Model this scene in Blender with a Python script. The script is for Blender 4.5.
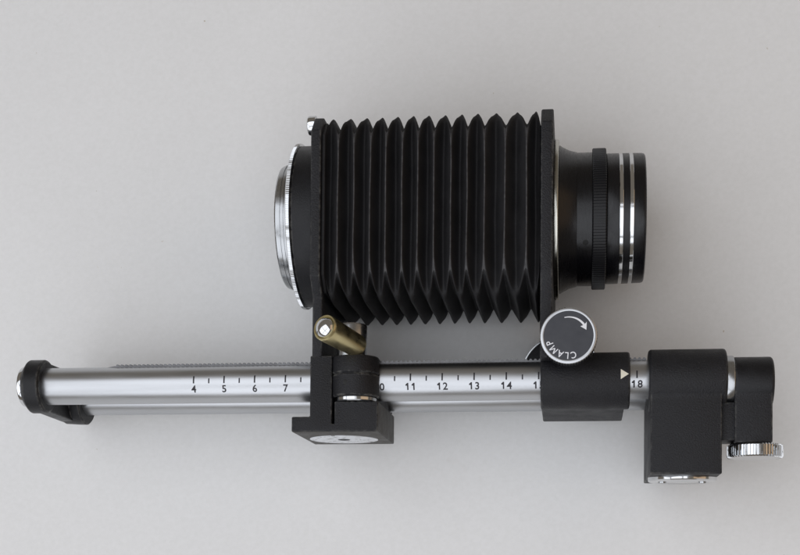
import bpy, bmesh, math, random
from mathutils import Vector, Matrix, noise

for o in list(bpy.data.objects):
    bpy.data.objects.remove(o, do_unlink=True)
scene = bpy.context.scene
col = scene.collection
S = 0.01                      # everything below is written in centimetres
PI = math.pi
random.seed(7)

# ------------------------------------------------------------------ camera
cam_data = bpy.data.cameras.new('camera')
cam = bpy.data.objects.new('camera', cam_data)
col.objects.link(cam)
cam.location = (16.128*S, -6.389*S, 41.494*S)
cam.rotation_euler = (math.radians(1.617), math.radians(7.526), math.radians(0.476))
cam_data.sensor_width = 36.0
cam_data.lens = 1320.0/800.0*36.0
cam_data.shift_y = (547.4-277.5)/800.0
cam_data.clip_start = 0.01
cam_data.clip_end = 50.0
scene.camera = cam

# ------------------------------------------------------------------ world + light
world = bpy.data.worlds.new('World')
scene.world = world
world.use_nodes = True
bg = world.node_tree.nodes['Background']
bg.inputs['Color'].default_value = (1.0, 0.88, 0.74, 1)
bg.inputs['Strength'].default_value = 0.175

TABLE_Z = -4.22
def window_pane(name, center, size_x, size_y, power, color):
    """one pane of the daylight window above and to the left of the table"""
    d = bpy.data.lights.new(name, 'AREA')
    d.shape = 'RECTANGLE'; d.size = size_x*S; d.size_y = size_y*S
    d.energy = power; d.color = color
    o = bpy.data.objects.new(name, d); col.objects.link(o)
    o.location = Vector(center)*S
    o.rotation_euler = WIN_ROT
    return o
WIN_C = Vector((-28, -33, 92))
aim = Vector((10, 3, -2)) - WIN_C
WIN_ROT = aim.to_track_quat('-Z', 'Y').to_euler()
wm = WIN_ROT.to_matrix()
for i in (-1, 1):
    for j in (-1, 1):
        c = WIN_C + wm @ Vector((i*54, j*50, 0))
        window_pane('window_light', c, 102, 94, 5.15, (0.885, 0.925, 1.0))

# dim warm fill lamp, added far right to tint that side
rl = bpy.data.lights.new('warm_fill_light', 'AREA'); rl.shape = 'RECTANGLE'; rl.size = 0.9; rl.size_y = 0.9
rl.energy = 1.15; rl.color = (1.0, 0.66, 0.38)
ro = bpy.data.objects.new('warm_fill_light', rl); col.objects.link(ro)
ro.location = Vector((105, 18, 55))*S
ro.rotation_euler = (Vector((22, 5, -4))-Vector((105, 18, 55))).to_track_quat('-Z', 'Y').to_euler()

scene.view_settings.view_transform = 'Standard'
scene.view_settings.look = 'None'
scene.view_settings.exposure = 0.0
scene.view_settings.gamma = 1.0
scene.view_settings.use_curve_mapping = False

# ------------------------------------------------------------------ materials
def new_mat(name, base, rough=0.5, metal=0.0, spec=0.5, coat=0.0):
    m = bpy.data.materials.new(name); m.use_nodes = True
    b = m.node_tree.nodes['Principled BSDF']
    b.inputs['Base Color'].default_value = (*base, 1)
    b.inputs['Roughness'].default_value = rough
    b.inputs['Metallic'].default_value = metal
    b.inputs['Specular IOR Level'].default_value = spec
    b.inputs['Coat Weight'].default_value = coat
    b.inputs['Coat Roughness'].default_value = 0.15
    return m, m.node_tree, b
def coords(nt, scale=(1, 1, 1)):
    tc = nt.nodes.new('ShaderNodeTexCoord'); mp = nt.nodes.new('ShaderNodeMapping')
    mp.inputs['Scale'].default_value = scale
    nt.links.new(tc.outputs['Object'], mp.inputs['Vector'])
    return mp.outputs['Vector']
def noise_node(nt, vec, scale, detail=4, rough=0.55):
    n = nt.nodes.new('ShaderNodeTexNoise')
    n.inputs['Scale'].default_value = scale; n.inputs['Detail'].default_value = detail
    n.inputs['Roughness'].default_value = rough
    nt.links.new(vec, n.inputs['Vector'])
    return n
def ramp(nt, fac, stops):
    r = nt.nodes.new('ShaderNodeValToRGB')
    e = r.color_ramp.elements
    while len(e) < len(stops): e.new(0.5)
    for k, (p, c) in enumerate(stops):
        e[k].position = p; e[k].color = (*c, 1)
    nt.links.new(fac, r.inputs['Fac'])
    return r.outputs['Color']
def rng(nt, fac, a, b, lo, hi):
    r = nt.nodes.new('ShaderNodeMapRange')
    for k, v in zip(('From Min', 'From Max', 'To Min', 'To Max'), (a, b, lo, hi)):
        r.inputs[k].default_value = v
    nt.links.new(fac, r.inputs['Value'])
    return r.outputs['Result']
def bump(nt, b, height, strength, dist):
    n = nt.nodes.new('ShaderNodeBump')
    n.inputs['Strength'].default_value = strength; n.inputs['Distance'].default_value = dist
    nt.links.new(height, n.inputs['Height'])
    nt.links.new(n.outputs['Normal'], b.inputs['Normal'])

def painted_black(name, lo, hi, rough, scale=2300, strength=0.9, edge=None):
    m, nt, b = new_mat(name, lo, rough, 0, 0.30)
    v = coords(nt)
    n1 = noise_node(nt, v, scale, 3); n2 = noise_node(nt, v, 160, 4)
    mx = nt.nodes.new('ShaderNodeMath'); mx.operation = 'MULTIPLY_ADD'
    nt.links.new(n2.outputs['Fac'], mx.inputs[0]); mx.inputs[1].default_value = 0.6
    nt.links.new(n1.outputs['Fac'], mx.inputs[2])
    c = ramp(nt, mx.outputs[0], [(0.55, lo), (1.0, hi)])
    # dusty specks and rubbed spots
    n3 = noise_node(nt, v, 900, 2, 0.7)
    sp = ramp(nt, n3.outputs['Fac'], [(0.70, (0, 0, 0)), (0.78, (1, 1, 1))])
    mix = nt.nodes.new('ShaderNodeMixRGB'); mix.inputs['Color2'].default_value = (0.09, 0.088, 0.085, 1)
    mu = nt.nodes.new('ShaderNodeMath'); mu.operation = 'MULTIPLY'; mu.inputs[1].default_value = 0.35
    nt.links.new(sp, mu.inputs[0]); nt.links.new(mu.outputs[0], mix.inputs['Fac'])
    nt.links.new(c, mix.inputs['Color1'])
    bv = nt.nodes.new('ShaderNodeBevel'); bv.samples = 4; bv.inputs['Radius'].default_value = 0.0007
    ge = nt.nodes.new('ShaderNodeNewGeometry')
    dt = nt.nodes.new('ShaderNodeVectorMath'); dt.operation = 'DOT_PRODUCT'
    nt.links.new(bv.outputs['Normal'], dt.inputs[0]); nt.links.new(ge.outputs['Normal'], dt.inputs[1])
    ed = rng(nt, dt.outputs['Value'], 0.992, 0.93, 0.0, 1.0)
    n4 = noise_node(nt, v, 420, 4, 0.65)
    wn = rng(nt, n4.outputs['Fac'], 0.42, 0.62, 0.0, 0.9)
    mw = nt.nodes.new('ShaderNodeMath'); mw.operation = 'MULTIPLY'
    nt.links.new(ed, mw.inputs[0]); nt.links.new(wn, mw.inputs[1])
    mix2 = nt.nodes.new('ShaderNodeMixRGB'); mix2.inputs['Color2'].default_value = (0.17, 0.165, 0.15, 1)
    nt.links.new(mw.outputs[0], mix2.inputs['Fac']); nt.links.new(mix.outputs['Color'], mix2.inputs['Color1'])
    nt.links.new(mix2.outputs['Color'], b.inputs['Base Color'])
    nt.links.new(rng(nt, n2.outputs['Fac'], .3, .7, rough-.08, rough+.1), b.inputs['Roughness'])
    bump(nt, b, n1.outputs['Fac'], strength, 0.00025)
    return m
M = {}
M['paint'] = painted_black('black_wrinkle_paint', (0.0075, 0.0075, 0.009), (0.016, 0.016, 0.0185), 0.50)
M['paint_fine'] = painted_black('black_satin_paint', (0.006, 0.006, 0.007), (0.011, 0.011, 0.013), 0.42, 2600, 0.35)

m, nt, b = new_mat('bellows_cloth', (0.010, 0.009, 0.010), 0.68, 0, 0.35)
v = coords(nt); n1 = noise_node(nt, v, 2200, 3); n2 = noise_node(nt, v, 130, 4)
nt.links.new(ramp(nt, n2.outputs['Fac'], [(0.3, (0.0070, 0.0066, 0.0074)), (0.7, (0.0150, 0.0142, 0.0154))]), b.inputs['Base Color'])
bump(nt, b, n1.outputs['Fac'], 0.5, 0.0002)
M['cloth'] = m
m, nt, b = new_mat('bellows_fold_edge', (0.05, 0.048, 0.05), 0.6)
v = coords(nt); n1 = noise_node(nt, v, 500, 4)
nt.links.new(ramp(nt, n1.outputs['Fac'], [(0.3, (0.014, 0.013, 0.015)), (0.7, (0.052, 0.050, 0.052))]), b.inputs['Base Color'])
M['fold'] = m

def metal(name, base, rough, stretch=(1, 1, 1), scale=300, var=0.06, bstr=0.0):
    m, nt, b = new_mat(name, base, rough, 1.0)
    v = coords(nt, stretch)
    n = noise_node(nt, v, scale, 4)
    nt.links.new(rng(nt, n.outputs['Fac'], .3, .7, max(0.02, rough-var), rough+var), b.inputs['Roughness'])
    if bstr: bump(nt, b, n.outputs['Fac'], bstr, 0.0001)
    n_b = noise_node(nt, v, scale*.25, 5, 0.65)
    nt.links.new(ramp(nt, n_b.outputs['Fac'], [(0.3, tuple(c*.90 for c in base)), (0.65, tuple(min(1, c*1.05) for c in base))]), b.inputs['Base Color'])
    return m
M['alu'] = metal('satin_aluminium', (0.52, 0.53, 0.545), 0.35, (0.1, 1, 1), 700, 0.03)
M['chrome'] = metal('chrome', (0.66, 0.67, 0.68), 0.11, (1, 1, 1), 200, 0.05)
M['chrome_dull'] = metal('dull_chrome', (0.44, 0.45, 0.46), 0.24, (1, 1, 1), 300, 0.08)
M['nickel'] = metal('nickel_flange', (0.50, 0.49, 0.44), 0.24, (1, 1, 1), 300, 0.06)
M['brass'] = metal('yellowed_sleeve', (0.68, 0.59, 0.33), 0.32, (1, 1, 1), 260, 0.08)
M['rack'] = metal('steel_rack', (0.16, 0.16, 0.165), 0.48, (1, 1, 1), 400, 0.08)
m, nt, b = new_mat('lens_black', (0.0035, 0.0033, 0.0045), 0.28, 0, 0.42)
v = coords(nt, (8, 1, 1)); n = noise_node(nt, v, 350, 3)
nt.links.new(rng(nt, n.outputs['Fac'], .3, .7, .24, .36), b.inputs['Roughness'])
M['lens'] = m
M['grip'], _, _ = new_mat('grip_black', (0.006, 0.006, 0.0075), 0.42, 0, 0.4)
M['ink'], _, _ = new_mat('black_ink', (0.012, 0.010, 0.014), 0.5)
M['white'], _, _ = new_mat('white_fill', (0.76, 0.77, 0.80), 0.5)
M['cream'], _, _ = new_mat('cream_fill', (0.72, 0.68, 0.56), 0.5)
m, nt, b = new_mat('knob_face', (0.028, 0.030, 0.038), 0.38)
v = coords(nt); n = noise_node(nt, v, 300, 4)
nt.links.new(ramp(nt, n.outputs['Fac'], [(0.3, (0.024, 0.026, 0.034)), (0.7, (0.036, 0.038, 0.046))]), b.inputs['Base Color'])
M['face'] = m
M['dark'], _, _ = new_mat('dark_recess', (0.006, 0.006, 0.006), 0.7)
m, nt, b = new_mat('lens_glass', (0.02, 0.018, 0.03), 0.03, 0, 0.7, 1.0)
M['glass'] = m
# worn silver disc under the foot
m, nt, b = new_mat('worn_silver', (0.6, 0.61, 0.63), 0.45, 0.15)
v = coords(nt); n = noise_node(nt, v, 420, 5, 0.7)
nt.links.new(ramp(nt, n.outputs['Fac'], [(0.36, (0.12, 0.11, 0.10)), (0.44, (0.72, 0.74, 0.77)), (0.8, (0.86, 0.88, 0.91))]), b.inputs['Base Color'])
M['worn'] = m
# worn paint of the foot underside
M['paint_worn'] = painted_black('rubbed_black_paint', (0.022, 0.021, 0.019), (0.060, 0.055, 0.046), 0.5, 1300)
# white table board
m, nt, b = new_mat('white_board', (0.74, 0.735, 0.725), 0.55, 0, 0.3)
v = coords(nt); n1 = noise_node(nt, v, 9, 5, 0.55); n2 = noise_node(nt, v, 700, 3)
c = ramp(nt, n1.outputs['Fac'], [(0.25, (0.715, 0.712, 0.705)), (0.75, (0.755, 0.752, 0.745))])
n3 = noise_node(nt, v, 55, 3, 0.5)
sp = ramp(nt, n3.outputs['Fac'], [(0.735, (0, 0, 0)), (0.86, (1, 1, 1))])
mix = nt.nodes.new('ShaderNodeMixRGB'); mix.inputs['Color2'].default_value = (0.62, 0.60, 0.57, 1)
nt.links.new(sp, mix.inputs['Fac']); nt.links.new(c, mix.inputs['Color1'])
n5 = noise_node(nt, v, 330, 2, 0.5)
sp5 = ramp(nt, n5.outputs['Fac'], [(0.775, (0, 0, 0)), (0.81, (1, 1, 1))])
mix5 = nt.nodes.new('ShaderNodeMixRGB'); mix5.inputs['Color2'].default_value = (0.50, 0.45, 0.37, 1)
nt.links.new(sp5, mix5.inputs['Fac']); nt.links.new(mix.outputs['Color'], mix5.inputs['Color1'])
mxf = nt.nodes.new('ShaderNodeMixRGB'); mxf.blend_type = 'MULTIPLY'; mxf.inputs['Fac'].default_value = 1.0
nt.links.new(mix5.outputs['Color'], mxf.inputs['Color1'])
nt.links.new(ramp(nt, n2.outputs['Fac'], [(0.3, (0.955, 0.955, 0.95)), (0.7, (1, 1, 1))]), mxf.inputs['Color2'])
nt.links.new(mxf.outputs['Color'], b.inputs['Base Color'])
bump(nt, b, n2.outputs['Fac'], 0.18, 0.0002)
M['board'] = m

# ------------------------------------------------------------------ builders
ROOT_LOC = Vector((12.0, 2.0, TABLE_Z))*S
root = bpy.data.objects.new('bellows_attachment', None)
root.empty_display_size = 0.02
root.location = ROOT_LOC
col.objects.link(root)
root['label'] = 'black and silver macro bellows attachment with lens, lying on its side on white board'
root['category'] = 'camera bellows'

def link(name, me, mat, parent=None, smooth=True, angle=35, label=None):
    me.name = name
    if mat is not None and not me.materials: me.materials.append(mat)
    if smooth:
        me.polygons.foreach_set('use_smooth', [True]*len(me.polygons))
        me.set_sharp_from_angle(angle=math.radians(angle))
    o = bpy.data.objects.new(name, me); col.objects.link(o)
    if parent is not None:
        o.parent = parent
        if parent is root: o.location = -ROOT_LOC
    if label: o['label'] = label
    return o
def from_bm(bm):
    for vv in bm.verts: vv.co *= S
    bmesh.ops.recalc_face_normals(bm, faces=bm.faces)
    me = bpy.data.meshes.new('m'); bm.to_mesh(me); bm.free()
    return me
AX = {'x': lambda t, a, b_, c: (c[0]+t, c[1]+a, c[2]+b_),
      'y': lambda t, a, b_, c: (c[0]+b_, c[1]+t, c[2]+a),
      'z': lambda t, a, b_, c: (c[0]+a, c[1]+b_, c[2]+t)}
def add_lathe(bm, axis, c, profile, seg=96, caps=True, closed=False):
    """profile: list of (position along axis, radius)"""
    f = AX[axis]; rings = []
    for t, r in profile:
        rings.append([bm.verts.new(f(t, r*math.cos(2*PI*k/seg), r*math.sin(2*PI*k/seg), c)) for k in range(seg)])
    n = len(rings)
    for a in range(n if closed else n-1):
        p, q = rings[a], rings[(a+1) % n]
        for k in range(seg):
            bm.faces.new((p[k], p[(k+1) % seg], q[(k+1) % seg], q[k]))
    if caps and not closed:
        bm.faces.new(rings[0][::-1]); bm.faces.new(rings[-1])
def lathe(name, axis, c, profile, mat, parent, seg=96, caps=True, closed=False, angle=35, label=None):
    bm = bmesh.new(); add_lathe(bm, axis, c, profile, seg, caps, closed)
    return link(name, from_bm(bm), mat, parent, True, angle, label)
def rprof(t0, t1, r, e=0.05, n=3):
    """cylinder profile with rounded edges"""
    p = []
    for k in range(n+1):
        a = PI/2*k/n; p.append((t0+e*(1-math.sin(a)) if False else t0+e-e*math.cos(a), r-e+e*math.sin(a)))
    for k in range(n+1):
        a = PI/2*k/n; p.append((t1-e+e*math.sin(a), r-e+e*math.cos(a)))
    return p
def add_gear(bm, axis, c, t0, t1, r, n, depth, chamfer=0.03, duty=0.5):
    f = AX[axis]; rings = []
    prof = [(t0, chamfer), (t0+chamfer, 0), (t1-chamfer, 0), (t1, chamfer)]
    offs = ((0.0, 1), (0.12, 0), (0.12+duty*.76, 0), (0.24+duty*.76, 1))
    for t, inset in prof:
        ring = []
        for k in range(n):
            for o_, low in offs:
                a = 2*PI*(k+o_)/n; rr = r-inset-(depth if low else 0)
                ring.append(bm.verts.new(f(t, rr*math.cos(a), rr*math.sin(a), c)))
        rings.append(ring)
    N = len(rings[0])
    for p, q in zip(rings, rings[1:]):
        for k in range(N):
            bm.faces.new((p[k], p[(k+1) % N], q[(k+1) % N], q[k]))
    bm.faces.new(rings[0][::-1]); bm.faces.new(rings[-1])
def gear(name, axis, c, t0, t1, r, n, depth, mat, parent, chamfer=0.03, duty=0.5, label=None):
    bm = bmesh.new(); add_gear(bm, axis, c, t0, t1, r, n, depth, chamfer, duty)
    return link(name, from_bm(bm), mat, parent, True, 25, label)
def add_prism(bm, axis, poly, t0, t1, bevel=0.05, seg=3):
    """poly: points in the two other axes (x:(y,z)  y:(z,x)  z:(x,y)), extruded t0..t1"""
    f = AX[axis]
    a = [bm.verts.new(f(t0, p[0], p[1], (0, 0, 0))) for p in poly]
    b_ = [bm.verts.new(f(t1, p[0], p[1], (0, 0, 0))) for p in poly]
    fs = [bm.faces.new(a[::-1]), bm.faces.new(b_)]
    n = len(a)
    for k in range(n): fs.append(bm.faces.new((a[k], a[(k+1) % n], b_[(k+1) % n], b_[k])))
    if bevel:
        es = list({e for fc in fs for e in fc.edges})
        bmesh.ops.recalc_face_normals(bm, faces=fs)
        bmesh.ops.bevel(bm, geom=es, offset=bevel, segments=seg, affect='EDGES', profile=0.5, clamp_overlap=True)
def prism(name, axis, poly, t0, t1, mat, parent, bevel=0.05, label=None):
    bm = bmesh.new(); add_prism(bm, axis, poly, t0, t1, bevel)
    return link(name, from_bm(bm), mat, parent, True, 40, label)
def rect(a0, a1, b0, b1): return [(a0, b0), (a1, b0), (a1, b1), (a0, b1)]
def box(name, x0, x1, y0, y1, z0, z1, mat, parent, bevel=0.05, label=None):
    return prism(name, 'x', rect(y0, y1, z0, z1), x0, x1, mat, parent, bevel, label)
def hull2(y0, z0, r0, y1, z1, r1, n=24):
    """outline in (y,z) round two circles, one above the other in z"""
    pts = []
    for k in range(n+1):
        a = PI*k/n; pts.append((y0+r0*math.cos(a), z0+r0*math.sin(a)))
    for k in range(n+1):
        a = PI+PI*k/n; pts.append((y1+r1*math.cos(a), z1+r1*math.sin(a)))
    return pts

def text_mesh(txt, size, weight=0.022):
    cu = bpy.data.curves.new('t', 'FONT'); cu.body = txt; cu.size = size
    cu.align_x = 'CENTER'; cu.resolution_u = 3; cu.offset = size*weight
    to = bpy.data.objects.new('t', cu); col.objects.link(to)
    dg = bpy.context.evaluated_depsgraph_get(); dg.update()
    me = bpy.data.meshes.new_from_object(to.evaluated_get(dg))
    bpy.data.objects.remove(to, do_unlink=True); bpy.data.curves.remove(cu)
    bm = bmesh.new(); bm.from_mesh(me); bpy.data.meshes.remove(me)
    return bm

# ------------------------------------------------------------------ the setting
bm = bmesh.new()
nx, ny = 40, 40
X0, X1, Y0, Y1 = -60, 80, -60, 70
g = [[bm.verts.new((X0+(X1-X0)*i/nx, Y0+(Y1-Y0)*j/ny, TABLE_Z)) for i in range(nx+1)] for j in range(ny+1)]
for j in range(ny):
    for i in range(nx):
        bm.faces.new((g[j][i], g[j][i+1], g[j+1][i+1], g[j+1][i]))
board = link('table_surface', from_bm(bm), M['board'], None, False)
board['kind'] = 'structure'

# ------------------------------------------------------------------ rails
R1 = 0.603; ZG = -2.70
rail = lathe('scale_rail', 'x', (0, 0, 0), rprof(-1.5, 21.4, R1, 0.03), M['alu'], root, 96,
             label='satin silver tube engraved with a black number scale')
lathe('guide_rail', 'x', (0, 0, ZG), rprof(-1.0, 19.6, 0.60, 0.03), M['alu'], root, 96,
      label='plain silver guide tube behind the scale tube')

def on_rail(s, x):            # s: arc height up the picture, x along the rail
    a = s/R1; r = R1+0.0035
    return (x, r*math.sin(a), r*math.cos(a))
def tick_mesh(s0, s1, w):
    bm = bmesh.new(); rows = []
    for k in range(7):
        s = s0+(s1-s0)*k/6
        rows.append([bm.verts.new(on_rail(s, -w/2)), bm.verts.new(on_rail(s, w/2))])
    for p, q in zip(rows, rows[1:]): bm.faces.new((p[0], p[1], q[1], q[0]))
    me = from_bm(bm); me.materials.append(M['ink']); return me
tick_long = tick_mesh(-0.045, 0.195, 0.046); tick_short = tick_mesh(-0.045, 0.115, 0.042)
def add_tick(x):
    me = tick_long if abs(x-round(x)) < .01 else tick_short
    o = bpy.data.objects.new('tick', me); col.objects.link(o); o.parent = rail; o.location = (x*S, 0, 0)
for k in list(range(8, 16))+list(range(20, 31))+[36]: add_tick(k/2)
for n in (4, 5, 6, 7, 10, 11, 12, 13, 14, 15, 18):
    bm = bmesh.new(); chars = str(n)
    for ci, ch in enumerate(chars):
        cx = n+0.195*(ci-(len(chars)-1)/2)
        if ch == '1':                       # upright stroke with a short flag
            g_ = bmesh.new(); rows = []
            for y in (0, .035, .07, .105, .140, .1405, .158, .176, .193, .21, .228):
                xl = -.012 if y <= .140 else (-.062 if y <= .176 else -.062+.058*(y-.176)/.052)
                rows.append([g_.verts.new((xl, y, 0)), g_.verts.new((.034, y, 0))])
            for p, q in zip(rows, rows[1:]): g_.faces.new((p[0], p[1], q[1], q[0]))
            ox = 0.0
        else:
            g_ = text_mesh(ch, 0.325); ox = 0.0
        bmesh.ops.triangulate(g_, faces=g_.faces)
        if ch != '1': bmesh.ops.subdivide_edges(g_, edges=g_.edges, cuts=2, use_grid_fill=False)
        vmap = {vv: bm.verts.new(on_rail(-0.335+vv.co.y, cx+ox+vv.co.x*.98)) for vv in g_.verts}
        for fc_ in g_.faces: bm.faces.new([vmap[vv] for vv in fc_.verts])
        g_.free()
    link('number', from_bm(bm), M['ink'], rail, False)

# toothed rack let into the rail's upper flank (teeth too small to pick apart)
bm = bmesh.new()
pitch = 0.146; x = 1.25; prof = []
a0 = math.radians(6)
def rk(x, h, z): return bm.verts.new((x, 0.575+h, z))
zt, zb = 0.17, -0.17
pts = [(0.95, 0.0), (1.22, 0.05)]
x = 1.25
while x < 18.2:
    pts += [(x, 0.045), (x+pitch*.22, 0.095), (x+pitch*.52, 0.095), (x+pitch*.74, 0.045)]
    x += pitch
pts.append((18.3, 0.075)); pts.append((18.3, 0.0))
up = [rk(p[0], p[1], zt) for p in pts]; dn = [rk(p[0], p[1], zb) for p in pts]
ub = [rk(p[0], -0.06, zt) for p in pts]; db = [rk(p[0], -0.06, zb) for p in pts]
for k in range(len(pts)-1):
    bm.faces.new((up[k], up[k+1], dn[k+1], dn[k]))
    bm.faces.new((ub[k], ub[k+1], up[k+1], up[k]))
    bm.faces.new((dn[k], dn[k+1], db[k+1], db[k]))
o = link('toothed_rack', from_bm(bm), M['rack'], rail, False); o['kind'] = 'stuff'

# ------------------------------------------------------------------ left end of the rails
cap = lathe('rail_end_cap', 'x', (0, 0, 0),
            [(-1.80, 0.50), (-1.80, 0.68), (-1.79, 0.70), (-1.66, 0.86), (-1.63, 0.875), (-1.20, 0.875), (-1.17, 0.865), (-1.12, 0.80), (-1.11, 0.60)],
            M['paint_fine'], root, 96, angle=18)
lathe('end_disc', 'x', (0, 0, 0), [(-1.95, 0.30), (-1.95, 0.60), (-1.93, 0.645), (-1.90, 0.66), (-1.78, 0.66)], M['chrome'], cap, 96,
      label='bright chrome disc closing the cap')
bm = bmesh.new()
add_prism(bm, 'x', hull2(0, -0.05, 0.80, -0.02, ZG, 0.84), -1.64, -1.16, 0.04)
add_lathe(bm, 'x', (0, -0.03, ZG), [(-1.60, 0.5), (-1.60, 0.80), (-1.54, 0.87), (-1.0, 0.90), (-0.84, 0.90), (-0.80, 0.86), (-0.80, 0.59)], 72)
link('rail_yoke', from_bm(bm), M['paint_fine'], root, True, 40)

# ------------------------------------------------------------------ rear standard
AXY, AXZ = 5.41, -1.35
def octa(a, h, dy=0.0, south=None):
    """chamfered square round the optical axis in (y,z): flats half a long, half height h"""
    return [(AXY+a, AXZ+h), (AXY-a, AXZ+h), (AXY-h, AXZ+a), (AXY-h, AXZ-a), (AXY-a, AXZ-h), (AXY+a, AXZ-h), (AXY+h, AXZ-a), (AXY+h, AXZ+a)]
def standard_poly(a, h, leg0, leg1, foot_y):
    """chamfered plate with a leg running down (towards -y) between z leg0..leg1"""
    return [(AXY+a, AXZ+h), (AXY-a, AXZ+h), (AXY-h, leg1), (foot_y, leg1), (foot_y, leg0), (AXY-h, leg0), (AXY-a, AXZ-h),
            (AXY+a, AXZ-h), (AXY+h, AXZ-a), (AXY+h, AXZ+a)]
rear = prism('rear_standard', 'x', standard_poly(2.28, 2.85, -3.5, 0.985, 0.55), 7.93, 8.25, M['paint'], root, 0.05)
prism('bellows_frame', 'x', octa(2.2, 2.70), 8.25, 8.36, M['cloth'], rear, 0.03)
lathe('bolt', 'x', (0, 8.13, 0.62), [(7.66, 0.0), (7.66, 0.24), (7.69, 0.285), (7.74, 0.30), (7.93, 0.30)], M['chrome'], rear, 48, True,
      label='polished round bolt head at the corner of the plate')
mount = lathe('rear_mount', 'x', (0, AXY, AXZ), [(7.94, 1.6), (7.94, 2.60), (7.26, 2.60), (7.22, 2.57), (7.20, 1.6)], M['paint_fine'], root, 128, True, True)
bm = bmesh.new()
f = AX['x']; N = 260
rings = []
for t, ins in ((7.22, .06), (7.20, 0.02), (7.10, 0.02), (7.07, .07)):
    ring = []
    for k in range(N):
        for o_, low in ((0, 1), (.2, 0), (.55, 0), (.75, 1)):
            a = 2*PI*(k+o_)/N; rr = 2.70-ins-(0.016 if low else 0)
            ring.append(bm.verts.new(f(t, rr*math.cos(a), rr*math.sin(a), (0, AXY, AXZ))))
    rings.append(ring)
for t in (7.07, 7.22):
    rings.append([bm.verts.new(f(t, 1.95*math.cos(2*PI*k/(4*N)), 1.95*math.sin(2*PI*k/(4*N)), (0, AXY, AXZ))) for k in range(4*N)])
n_ = len(rings)
for i in range(n_):
    p, q = rings[i], rings[(i+1) % n_]
    for k in range(4*N): bm.faces.new((p[k], p[(k+1) % (4*N)], q[(k+1) % (4*N)], q[k]))
link('knurled_ring', from_bm(bm), M['chrome'], mount, True, 25, label='thin knurled chrome ring')
lathe('chrome_collar', 'x', (0, AXY, AXZ),
      [(7.10, 1.72), (7.10, 2.04), (7.06, 2.04), (7.055, 2.005), (7.01, 2.005), (7.005, 2.04), (6.93, 2.04), (6.925, 2.0), (6.88, 2.0), (6.875, 2.035), (6.81, 2.035),
       (6.805, 2.0), (6.77, 2.0), (6.765, 2.035), (6.71, 2.03), (6.705, 1.995), (6.62, 1.99), (6.58, 1.965), (6.57, 1.93), (6.57, 1.80), (6.61, 1.72)],
      M['chrome_dull'], mount, 128, True, True, 25, label='ribbed dull chrome collar')
lathe('mount_opening', 'x', (0, AXY, AXZ), [(6.95, 0.0), (6.95, 1.74)], M['dark'], mount, 64, False)

# ------------------------------------------------------------------ bellows
ridges = [8.78, 9.28, 9.80, 10.28, 10.79, 11.27, 11.78, 12.30, 12.80, 13.33, 13.96, 14.62]
sections = [('V', 8.35), ('b', 8.42), ('B', 8.47), ('b', 8.52)]
prev = 8.52
for k, xr in enumerate(ridges):
    if k: sections += [('b', (prev+xr)/2-.055), ('B', (prev+xr)/2), ('b', (prev+xr)/2+.055)]
    sections += [('A', xr-.017), ('A', xr+.017)]; prev = xr
sections += [('b', 14.84), ('B', 14.88), ('b', 14.93), ('V', 15.03)]
bm = bmesh.new(); loops = []
crease = bm.edges.layers.float.new('crease_edge')
def jit(s): return random.uniform(-s, s)
ND = 6                                    # points along every flat
last = None
for kind, xs in sections:
    # n = corner of the near / far flats, s = corner of the two side flats
    if kind == 'A': n_, s_ = (2.27, 2.80), (2.42, 2.16)
    elif kind == 'B': n_, s_ = (2.20, 2.295), (2.995, 2.20)
    elif kind == 'b': n_, s_ = (2.20, 2.315), (2.93, 2.22)
    else: n_, s_ = (2.18, 2.50), (2.50, 2.16)
    lp = []
    grp = {'b': 'B'}.get(kind, kind)
    if grp != last: shared = [(jit(.018), jit(.014)) for _ in range(4*ND)]
    use = shared; last = grp
    def flat(p, q, out):
        for k in range(ND):
            t = k/(ND-1); e = 0 if k in (0, ND-1) else 1
            j1, j2 = use[len(lp)]
            y = p[0]+(q[0]-p[0])*t; z = p[1]+(q[1]-p[1])*t
            sag = -0.02*math.sin(PI*t)
            lp.append(bm.verts.new((xs+j1, AXY+y+out[0]*(sag+j2), AXZ+z+out[1]*(sag+j2))))
    flat((n_[0], n_[1]), (-n_[0], n_[1]), (0, 1))        # near flat
    flat((-s_[0], s_[1]), (-s_[0], -s_[1]), (-1, 0))     # lower side
    flat((-n_[0], -n_[1]), (n_[0], -n_[1]), (0, -1))     # far flat
    flat((s_[0], -s_[1]), (s_[0], s_[1]), (1, 0))        # upper side
    loops.append(lp)
L = 4*ND
for i in range(len(loops)-1):
    p, q = loops[i], loops[i+1]; ka, kb = sections[i][0], sections[i+1][0]
    same = ka.upper() == kb.upper()
    a_on_p = (ka == 'A') or (ka == 'V' and kb == 'b')
    for k in range(L):
        a, b_, c, d = p[k], p[(k+1) % L], q[(k+1) % L], q[k]
        if k % ND == ND-1 and not same:                          # corner facet: split along n(A)-s(B)
            flatno = k//ND                          # even: a is n, b_ is s
            a_is_n = flatno % 2 == 0
            if a_on_p == a_is_n:                    # diagonal a-c
                bm.faces.new((a, b_, c)); bm.faces.new((a, c, d)); e = bm.edges.get((a, c))
            else:
                bm.faces.new((a, b_, d)); bm.faces.new((b_, c, d)); e = bm.edges.get((b_, d))
            e[crease] = 0.45
        else:
            nf = bm.faces.new((a, b_, c, d))
            if ka == 'A' and kb == 'A' and (k//ND) % 2 == 0 and k % ND != ND-1: nf.material_index = 1
for i, l in enumerate(loops):
    if sections[i][0] == 'A':
        for f_ in (0, 2):
            for k in range(ND-1): bm.edges.get((l[f_*ND+k], l[f_*ND+k+1]))[crease] = 0.5
bmesh.ops.recalc_face_normals(bm, faces=bm.faces)
me = from_bm(bm); me.materials.append(M['cloth']); me.materials.append(M['fold'])
bel = link('bellows', me, None, root, True, 180, label='pleated black cloth bellows with paler worn folds')
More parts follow.
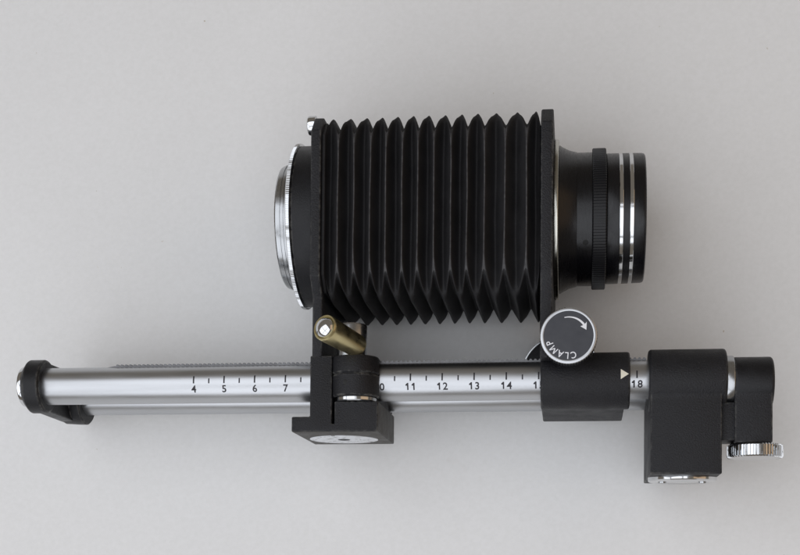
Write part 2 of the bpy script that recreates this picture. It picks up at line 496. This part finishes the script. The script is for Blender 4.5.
sub = bel.modifiers.new('soft_folds', 'SUBSURF'); sub.levels = 2; sub.render_levels = 2

# ------------------------------------------------------------------ front standard + lens
front = prism('front_standard', 'x', standard_poly(2.28, 2.86, -3.5, 1.40, 0.5), 15.05, 15.43, M['paint'], root, 0.05)
lathe('mount_flange', 'x', (0, AXY, AXZ), rprof(15.43, 15.58, 2.53, 0.03), M['nickel'], front, 128, label='thin bright nickel flange ring')
lens = lathe('lens', 'x', (0, AXY, AXZ),
             [(15.58, 2.33), (15.60, 2.34), (15.68, 2.29), (15.90, 2.18), (16.08, 2.13), (16.14, 2.115), (16.15, 2.10), (16.62, 2.10), (16.63, 2.00),
              (17.06, 2.00), (17.07, 2.04), (17.10, 2.05), (17.46, 2.045), (17.462, 2.02), (17.58, 2.02), (17.582, 2.043), (17.78, 2.04), (17.782, 2.015), (17.90, 2.015), (17.902, 2.037),
              (18.18, 2.03), (18.25, 2.01), (18.28, 1.97), (18.28, 1.80), (17.70, 1.50), (17.70, 1.30)],
             M['lens'], root, 160, True, False, 20, label='black enlarging style lens with two bright trim rings')
gear('grip_ring', 'x', (0, AXY, AXZ), 16.63, 17.06, 2.22, 150, 0.028, M['grip'], lens, 0.03)
for t in (17.463, 17.783):
    lathe('trim_ring', 'x', (0, AXY, AXZ), [(t, 2.0), (t, 2.040), (t+.010, 2.046), (t+.105, 2.044), (t+.115, 2.038), (t+.115, 2.0)], M['chrome'], lens, 160, angle=8,
          label='polished metal trim ring')
bm = bmesh.new()
for k in range(13):
    pass
lathe('front_glass', 'x', (0, AXY, AXZ), [(17.69, 1.36), (17.76, 1.1), (17.82, 0.7), (17.85, 0.3), (17.855, 0.0)], M['glass'], lens, 64, False)
bm.free()
# small set screw sunk in the barrel, facing the camera
ang = math.radians(-22)
def radial_disc(name, x, ang, r, depth, rad, mat, parent):
    bm = bmesh.new(); add_lathe(bm, 'z', (0, 0, 0), [(-depth, rad), (0.004, rad), (0.008, rad*.8)], 24)
    rot = Matrix.Rotation(-ang, 3, 'X')
    for vv in bm.verts:
        q = rot @ Vector((vv.co.x, vv.co.y, vv.co.z+r)); vv.co = q+Vector((x, AXY, AXZ))
    return link(name, from_bm(bm), mat, parent)
radial_disc('set_screw', 16.42, math.radians(-34), 2.098, .05, 0.085, M['dark'], lens)

# ------------------------------------------------------------------ rear carriage with the round foot plate
car = prism('rear_carriage', 'z', [(7.30, -1.67), (10.04, -1.67), (10.04, -0.72), (8.66, -0.72), (8.66, -1.42), (8.575, -1.42), (8.575, 0.72), (7.88, 0.72), (7.88, -1.19), (7.30, -1.19)][::1],
            -2.75, 1.0, M['paint'], root, 0.045, label='black carriage block clamped on the rails, with a broad foot')
car.data.materials.append(M['paint_worn'])
for pl in car.data.polygons:
    if pl.normal.y < -0.8 or (pl.normal.x > 0.8 and pl.center.x > 9.9*S): pl.material_index = 1
bm = bmesh.new()
add_prism(bm, 'x', hull2(0, 0, 0.80, 0, ZG, 0.80), 8.10, 9.90, 0.04)
link('rail_sleeve', from_bm(bm), M['paint'], car, True, 40)
o = lathe('foot_disc', 'y', (8.60, 0, -1.15), [(-1.66, 1.12), (-1.685, 1.12), (-1.692, 1.10), (-1.688, 0.42), (-1.688, 0.0)], M['worn'], car, 72, False,
          label='worn silver disc with a screw hole in the underside of the foot')
lathe('screw_hole', 'y', (8.60, 0, -1.15), [(-1.691, 0.20), (-1.697, 0.19), (-1.697, 0.0)], M['dark'], car, 32, False)
# collar with its two black discs and chrome washer, axis across the rail
CX, CZ = 9.27, 0.62
lathe('clamp_collar', 'y', (CX, 0, CZ), [(-0.58, 0.60), (-0.58, 0.70), (-0.54, 0.745), (0.09, 0.745), (0.115, 0.72), (0.12, 0.69), (0.15, 0.69), (0.155, 0.72), (0.18, 0.745), (0.64, 0.745), (0.69, 0.71), (0.70, 0.3)],
      M['paint'], car, 72)
lathe('washer', 'y', (CX, 0, CZ), [(-0.72, 0.3), (-0.72, 0.62), (-0.69, 0.66), (-0.60, 0.66), (-0.575, 0.62)], M['chrome'], car, 72, label='thin chrome washer under the collar')
bm = bmesh.new(); add_lathe(bm, 'z', (9.07, -0.16, 0), [(1.30, 0.085), (1.342, 0.085), (1.350, 0.06)], 24)
link('set_screw', from_bm(bm), M['dark'], car)
lathe('clamp_shaft', 'y', (9.16, 0, 0.75), [(0.66, 0.40), (0.66, 0.475), (1.66, 0.475), (1.71, 0.45), (1.72, 0.2)], M['chrome_dull'], root, 72,
      label='chrome shaft standing on the collar')
# lever: yellowed sleeve over a domed chrome rod
P0, P1 = Vector((9.40, 0.98, 1.05)), Vector((8.63, 1.29, 2.62))
def along(name, p0, p1, profile, mat, parent, seg=48, label=None):
    d = (p1-p0); L = d.length; q = d.to_track_quat('Z', 'Y').to_matrix()
    bm = bmesh.new(); add_lathe(bm, 'z', (0, 0, 0), [(t*L, r) for t, r in profile], seg)
    for vv in bm.verts: vv.co = q @ vv.co + p0
    return link(name, from_bm(bm), mat, parent, True, 35, label)
lever = along('clamp_lever', P0, P1, [(0, 0.28), (0.02, 0.345), (0.05, 0.36), (0.94, 0.405), (0.985, 0.40), (1.0, 0.385), (1.0, 0.345), (0.975, 0.32)], M['brass'], root,
              label='yellowed round clamp lever with a polished end')
along('lever_end', P0, P1, [(0.96, 0.322), (0.985, 0.322), (1.02, 0.30), (1.05, 0.25), (1.075, 0.185), (1.092, 0.10), (1.098, 0.01)], M['chrome'], lever, label='domed chrome end of the lever')

# ------------------------------------------------------------------ front carriage
fc = lathe('front_carriage', 'x', (0, -0.03, 0), rprof(15.06, 17.79, 0.885, 0.07, 4), M['paint'], root, 96, label='black sleeve sliding on the scale tube')
prism('guide_sleeve', 'x', hull2(-0.02, -0.8, 0.80, -0.03, ZG, 0.915), 15.06, 17.66, M['paint'], fc, 0.06)
box('boss', 15.10, 16.66, 0.25, 1.36, -1.8, 0.62, M['paint'], fc, 0.18)
bm = bmesh.new(); rows = []
for k in range(9):
    y = -0.11+0.31*k/8; xr = 17.74-0.24*abs(y-0.045)/0.155
    z = math.sqrt(0.885**2-(y+0.03)**2)+0.005
    rows.append([bm.verts.new((17.50, y, z)), bm.verts.new((max(xr, 17.502), y, z))])
for p, q in zip(rows, rows[1:]): bm.faces.new((p[0], p[1], q[1], q[0]))
link('index_mark', from_bm(bm), M['cream'], fc, False, label='cream triangle pointing at the scale')

# CLAMP knob
KX, KY, KZ = 15.92, 1.04, 2.0
knob = gear('clamp_knob', 'z', (KX, KY, 0), 1.52, 1.985, 0.855, 64, 0.03, M['chrome'], root, 0.03, 0.6,
            label='round clamp knob with chrome rim and dark lettered face')
lathe('knob_stem', 'z', (KX, KY, 0), [(0.7, 0.55), (1.54, 0.55)], M['paint_fine'], knob, 48)
lathe('knob_rim', 'z', (KX, KY, 0), [(1.96, 0.73), (2.00, 0.742), (2.005, 0.755), (2.005, 0.815), (1.99, 0.838), (1.975, 0.842), (1.96, 0.84)], M['alu'], knob, 96, True, True, label='bright ring round the knob face')
lathe('knob_face', 'z', (KX, KY, 0), [(1.975, 0.748), (1.992, 0.745), (1.994, 0.0)], M['face'], knob, 96, False)
letters = [('C', 284.5), ('L', 265.5), ('A', 246), ('M', 223.5), ('P', 201.5)]
LR = 0.505
bm_all = None
for ch, deg in letters:
    if ch == 'M':                            # drawn as four strokes
        bm = bmesh.new()
        for q_, ((xa, ya), (xb, yb)) in enumerate((((-.10, 0), (-.10, .215)), ((-.095, .215), (0, .05)), ((0, .05), (.095, .215)), ((.10, .215), (.10, 0)))):
            dx, dy = xb-xa, yb-ya; l_ = math.hypot(dx, dy); ox_, oy_ = -dy/l_*.017, dx/l_*.017
            bm.faces.new([bm.verts.new((x, y, q_*.0012)) for x, y in ((xa+ox_, ya+oy_), (xb+ox_, yb+oy_), (xb-ox_, yb-oy_), (xa-ox_, ya-oy_))])
    else: bm = text_mesh(ch, 0.31, 0.010)
    a = math.radians(deg)
    u = Vector((math.cos(a), math.sin(a), 0)); t = Vector((math.sin(a), -math.cos(a), 0))
    for vv in bm.verts:
        x_, y_, z_ = vv.co
        vv.co = Vector((KX, KY, 1.9985+z_)) + u*(LR+y_*0.92) + t*(x_*0.80)
    link('letter', from_bm(bm), M['white'], knob, False)
bm = bmesh.new(); AR = 0.555; rows = []
for k in range(25):
    f_ = k/24; a = math.radians(103-70*f_); w = 0.012+0.022*f_
    rows.append([bm.verts.new((KX+(AR+s*w)*math.cos(a), KY+(AR+s*w)*math.sin(a), 1.9985)) for s in (-1, 1)])
for p, q in zip(rows, rows[1:]): bm.faces.new((p[0], p[1], q[1], q[0]))
tip = math.radians(17)
hd = [(AR+.115, 37), (AR, 34), (AR-.115, 38), (AR-.005, 17)]
vs = [bm.verts.new((KX+r*math.cos(math.radians(d)), KY+r*math.sin(math.radians(d)), 1.9987)) for r, d in hd]
bm.faces.new(vs)
link('arrow', from_bm(bm), M['white'], knob, False, label='curved white arrow')

# focusing knob on the far side, touching the board
fk = lathe('focus_knob', 'z', (15.64, 0.76, 0), [(TABLE_Z, 1.2), (TABLE_Z, 1.28), (TABLE_Z+.06, 1.33), (-3.75, 1.37), (-3.71, 1.365), (-3.69, 1.35), (-3.69, 1.28)], M['chrome_dull'], root, 120,
           label='large chrome edged focusing knob on the far side')
lathe('knob_hub', 'z', (15.64, 0.76, 0), [(-3.70, 1.315), (-3.66, 1.30), (-3.64, 1.2), (-3.64, 0.5), (-3.0, 0.5)], M['paint_fine'], fk, 72)

# ------------------------------------------------------------------ right end block
eb = lathe('end_block', 'x', (0, -0.05, 0), rprof(18.36, 20.70, 0.965, 0.09, 4), M['paint'], root, 96, label='black block fixed at the right end of the rails')
def drop_profile(yc, r, face_z, y_low, z_low):
    """round top of radius r running by a soft fillet into a flat face that goes down to y_low"""
    pts = [(yc+r*math.cos(math.radians(a)), r*math.sin(math.radians(a))) for a in range(-40, 121, 8)]
    y0, z0 = pts[-1]
    pts += [(y0-.07, (z0+face_z)/2-.005), (y0-.15, face_z+.006), (y0-.24, face_z), (y_low, face_z), (y_low, z_low), (yc+.45, z_low)]
    return pts
prism('block_body', 'x', drop_profile(-0.05, 0.962, 0.78, -3.00, -3.05), 18.40, 20.53, M['paint'], eb, 0.05)
bm = bmesh.new()
add_prism(bm, 'x', hull2(-0.05, 0, 0.75, -0.02, ZG, 0.80), 18.44, 19.9, 0.05)
link('guide_sleeve', from_bm(bm), M['paint'], eb, True, 40)
lathe('socket_plate', 'y', (19.47, 0, -0.75), [(-2.99, 1.06), (-3.10, 1.06), (-3.13, 1.03), (-3.13, 0.45), (-3.15, 0.42), (-3.15, 0.2)], M['chrome'], eb, 96, label='chrome disc under the block')
for dx in (-.62, .62):
    lathe('plate_screw', 'y', (19.47+dx, 0, -0.75), [(-3.12, 0.13), (-3.17, 0.12), (-3.18, 0.08)], M['chrome_dull'], eb, 20)
lathe('end_ring', 'x', (0, -0.10, 0), rprof(20.66, 20.93, 0.80, 0.03), M['chrome_dull'], eb, 96, label='chrome ring between block and end cap')
ec = lathe('end_housing', 'x', (0, -0.14, 0), rprof(20.90, 22.10, 0.79, 0.10, 5), M['paint_fine'], root, 96, label='smooth black housing at the right tip')
prism('housing_body', 'x', drop_profile(-0.14, 0.787, 0.64, -2.04, -0.70), 20.92, 22.04, M['paint'], ec, 0.06)
box('housing_arm', 20.50, 21.10, -1.96, -0.80, -0.66, 0.55, M['paint'], ec, 0.05)
gear('thumb_knob', 'y', (21.60, 0, -0.02), -2.46, -2.06, 0.845, 52, 0.05, M['chrome'], root, 0.04, 0.55, label='knurled chrome thumb wheel below the right housing')
